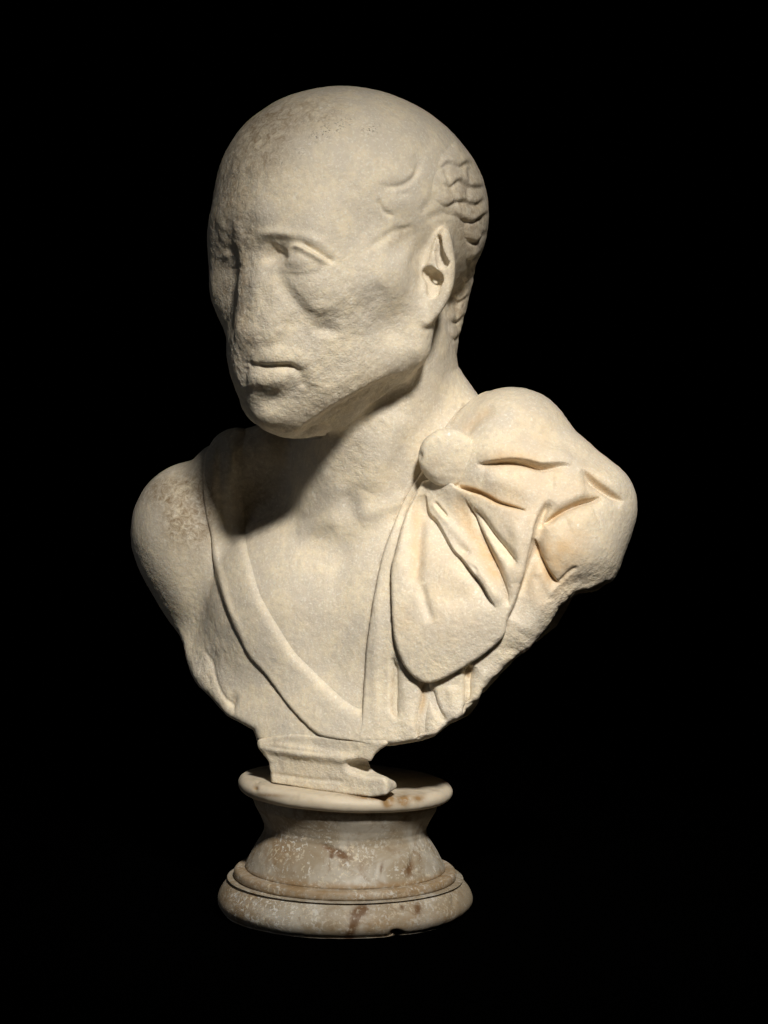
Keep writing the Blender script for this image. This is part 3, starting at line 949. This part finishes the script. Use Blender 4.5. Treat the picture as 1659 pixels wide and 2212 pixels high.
# ------------------------------------------------------------------ socle
socle = thing('round_socle', 'round brown-stained marble socle with pale flecks carrying the bust', 'pedestal')
SX = 746.0
def lathe(name, prof, smooth_n=4, fn=None, fleck=0.8, pale=0.0):
    """prof: (radius, picture row) from the top centre to the bottom centre"""
    P = curve(prof, smooth_n) if smooth_n > 1 else np.array(prof, float)
    L = np.r_[0, np.cumsum(np.linalg.norm(np.diff(P, axis=0), axis=1))]
    t = np.linspace(0, L[-1], int(L[-1] / 3.0) + 2)
    P = np.c_[np.interp(t, L, P[:, 0]), np.interp(t, L, P[:, 1])]
    n, m = 420, len(P)
    a = np.linspace(0, 2 * np.pi, n, endpoint=False)
    rr = np.maximum(P[:, 0], 0.6)[:, None]
    V = np.stack([SX + rr * np.cos(a), rr * np.sin(a), np.broadcast_to((FLOOR - P[:, 1])[:, None], (m, n))], -1).reshape(-1, 3)
    i = np.arange(m - 1)[:, None]; j = np.arange(n)[None, :]
    Q = np.stack([i * n + j, (i + 1) * n + j, (i + 1) * n + (j + 1) % n, i * n + (j + 1) % n], -1).reshape(-1, 4)
    caps = 1
    px, py = proj(V[:, 0], V[:, 1], V[:, 2])
    front = V[:, 1] < 60
    d = 1.6 * vnoise(V, 60, 5) + 0.7 * vnoise(V, 14, 6)
    at_ = {'stain_shade': np.zeros(len(V)), 'rust': np.zeros(len(V)), 'pale': np.full(len(V), pale), 'fleck': np.full(len(V), fleck)}
    N = vnormals(V, Q)
    if fn is not None:
        d = d + fn(px, py, front, at_)
    V = V + N * d[:, None]
    V[:, 2] -= TILT * (V[:, 0] - SX) * np.clip(V[:, 2] / 284.0, 0, 1.05)
    return link(name, V, Q, socle_mat, socle, attrs=at_)

def g2(px, py, c, r, ang=0.0):
    a = math.radians(ang)
    x = ((px - c[0]) * math.cos(a) + (py - c[1]) * math.sin(a)) / r[0]
    y = (-(px - c[0]) * math.sin(a) + (py - c[1]) * math.cos(a)) / r[1]
    return np.exp(-(x * x + y * y))

def f_disc(px, py, fr, A):
    d = 0 * px
    for c, r, h in [((790, 1712), (24, 5), -5), ((838, 1728), (9, 11), -4), ((868, 1722), (9, 14), -4), ((905, 1716), (8, 7), -2), ((552, 1712), (4, 5), -4), ((556, 1700), (4, 3), -3)]:
        d = d + h * g2(px, py, c, r) * fr
    for c, r, h in [((800, 1716), (42, 8), 1.0), ((838, 1728), (12, 16), .9), ((872, 1722), (14, 16), .8), ((905, 1716), (16, 10), .6), ((580, 1726), (50, 5), .5), ((552, 1712), (6, 6), .6)]:
        A['rust'] += 1.8 * h * g2(px, py, c, r) * fr
    A['pale'] *= 1 - np.clip(A['rust'], 0, 1)
    A['rust'] = np.clip(A['rust'], 0, 1)
    return d
def f_neck(px, py, fr, A):
    d = 0 * px
    for c, r, a, h in [((722, 1836), (26, 5), 22, -3.5), ((888, 1862), (5, 22), 14, -4), ((812, 1880), (4, 18), 14, -2)]:
        d = d + h * g2(px, py, c, r, a) * fr
    for c, r, a, h in [((722, 1838), (26, 6), 22, 1), ((738, 1848), (12, 7), 22, .9), ((716, 1850), (5, 7), 0, .7), ((886, 1872), (6, 16), 14, .9), ((824, 1874), (3, 12), 10, .6)]:
        A['stain_shade'] += 1.7 * h * g2(px, py, c, r, a) * fr
    A['rust'] += 0.7 * g2(px, py, (600, 1840), (40, 40)) * fr + 0.7 * sstep(py - 40 * np.sqrt(np.maximum(1 - ((px - 746) / 216) ** 2, 0)), 1862, 1876)
    A['rust'] = np.clip(A['rust'], 0, 1)
    A['fleck'] = np.clip(0.35 + 1.2 * g2(px, py, (650, 1850), (110, 50)) + 0.6 * g2(px, py, (800, 1880), (90, 26)) + 0.6 * g2(px, py, (930, 1850), (40, 50)), 0, 1) * fr
    A['stain_shade'] = np.clip(A['stain_shade'], 0, 1)
    return d
def f_ring(px, py, fr, A):
    A['rust'] += 0.6
    return -1.5 * g2(px, py, (897, 1925), (7, 6)) * fr - 1.5 * g2(px, py, (862, 1930), (8, 5)) * fr
def f_base(px, py, fr, A):
    for c, r, a, h in [((778, 1968), (20, 12), -30, 1), ((766, 1992), (8, 22), 20, 1), ((755, 2020), (9, 14), 20, 1), ((902, 1962), (8, 12), 0, .8), ((868, 1958), (5, 6), 0, .6)]:
        A['stain_shade'] += 1.7 * h * g2(px, py, c, r, a) * fr
    for c, r, a, h in [((520, 1950), (40, 40), 0, .6), ((810, 2000), (60, 30), 0, .6), ((890, 1990), (20, 30), 0, .5), ((960, 1990), (40, 40), 0, .4)]:
        A['rust'] += h * g2(px, py, c, r, a) * fr
    A['stain_shade'] = np.clip(A['stain_shade'], 0, 1); A['rust'] = np.clip(A['rust'], 0, 1)
    A['fleck'] = np.clip(0.5 + g2(px, py, (560, 1965), (80, 40)), 0, 1) * fr
    return -13 * g2(px, py, (857, 2019), (11, 8)) * fr - 4 * g2(px, py, (980, 1940), (5, 16)) * fr

lathe('top_disc', [(0, 1681), (120, 1681), (205, 1681.5), (222, 1684), (230, 1692), (231.5, 1700), (229, 1708), (222, 1714), (214, 1716), (190, 1716.3), (0, 1716.3)], 3, f_disc, 0.0, 0.85)
lathe('scotia_neck', [(0, 1716.6), (190, 1716.6), (199, 1717), (201, 1724), (195, 1742), (182, 1764), (175, 1782), (175, 1794), (181, 1806), (190, 1820), (201, 1838), (210, 1856), (215.5, 1868), (216, 1873), (213, 1874.4), (120, 1874.5), (0, 1874.5)], 1, f_neck)
lathe('fillet_ring', [(0, 1873), (218, 1873), (233, 1873.6), (236.5, 1875), (238.8, 1878), (240, 1884), (239.5, 1889), (236, 1892.4), (120, 1892.5), (0, 1892.5)], 1, f_ring, 0.7)
lathe('torus_base', [(0, 1892.8), (236, 1892.8), (246, 1895), (258, 1904), (269, 1918), (274.5, 1932), (274, 1944), (267, 1956), (258, 1962), (250, 1963.9), (120, 1963.9), (0, 1963.9)], 3, f_base)

# ------------------------------------------------------------------ black table top
V = np.array([[-5000, -3000, 0], [7000, -3000, 0], [7000, 6000, 0], [-5000, 6000, 0]], float)
t = link('tabletop', V, np.array([[0, 1, 2, 3]]), black, None, False)
t['kind'] = 'structure'
t['label'] = 'plain black surface under the round socle'
print('all', time.time() - T0)
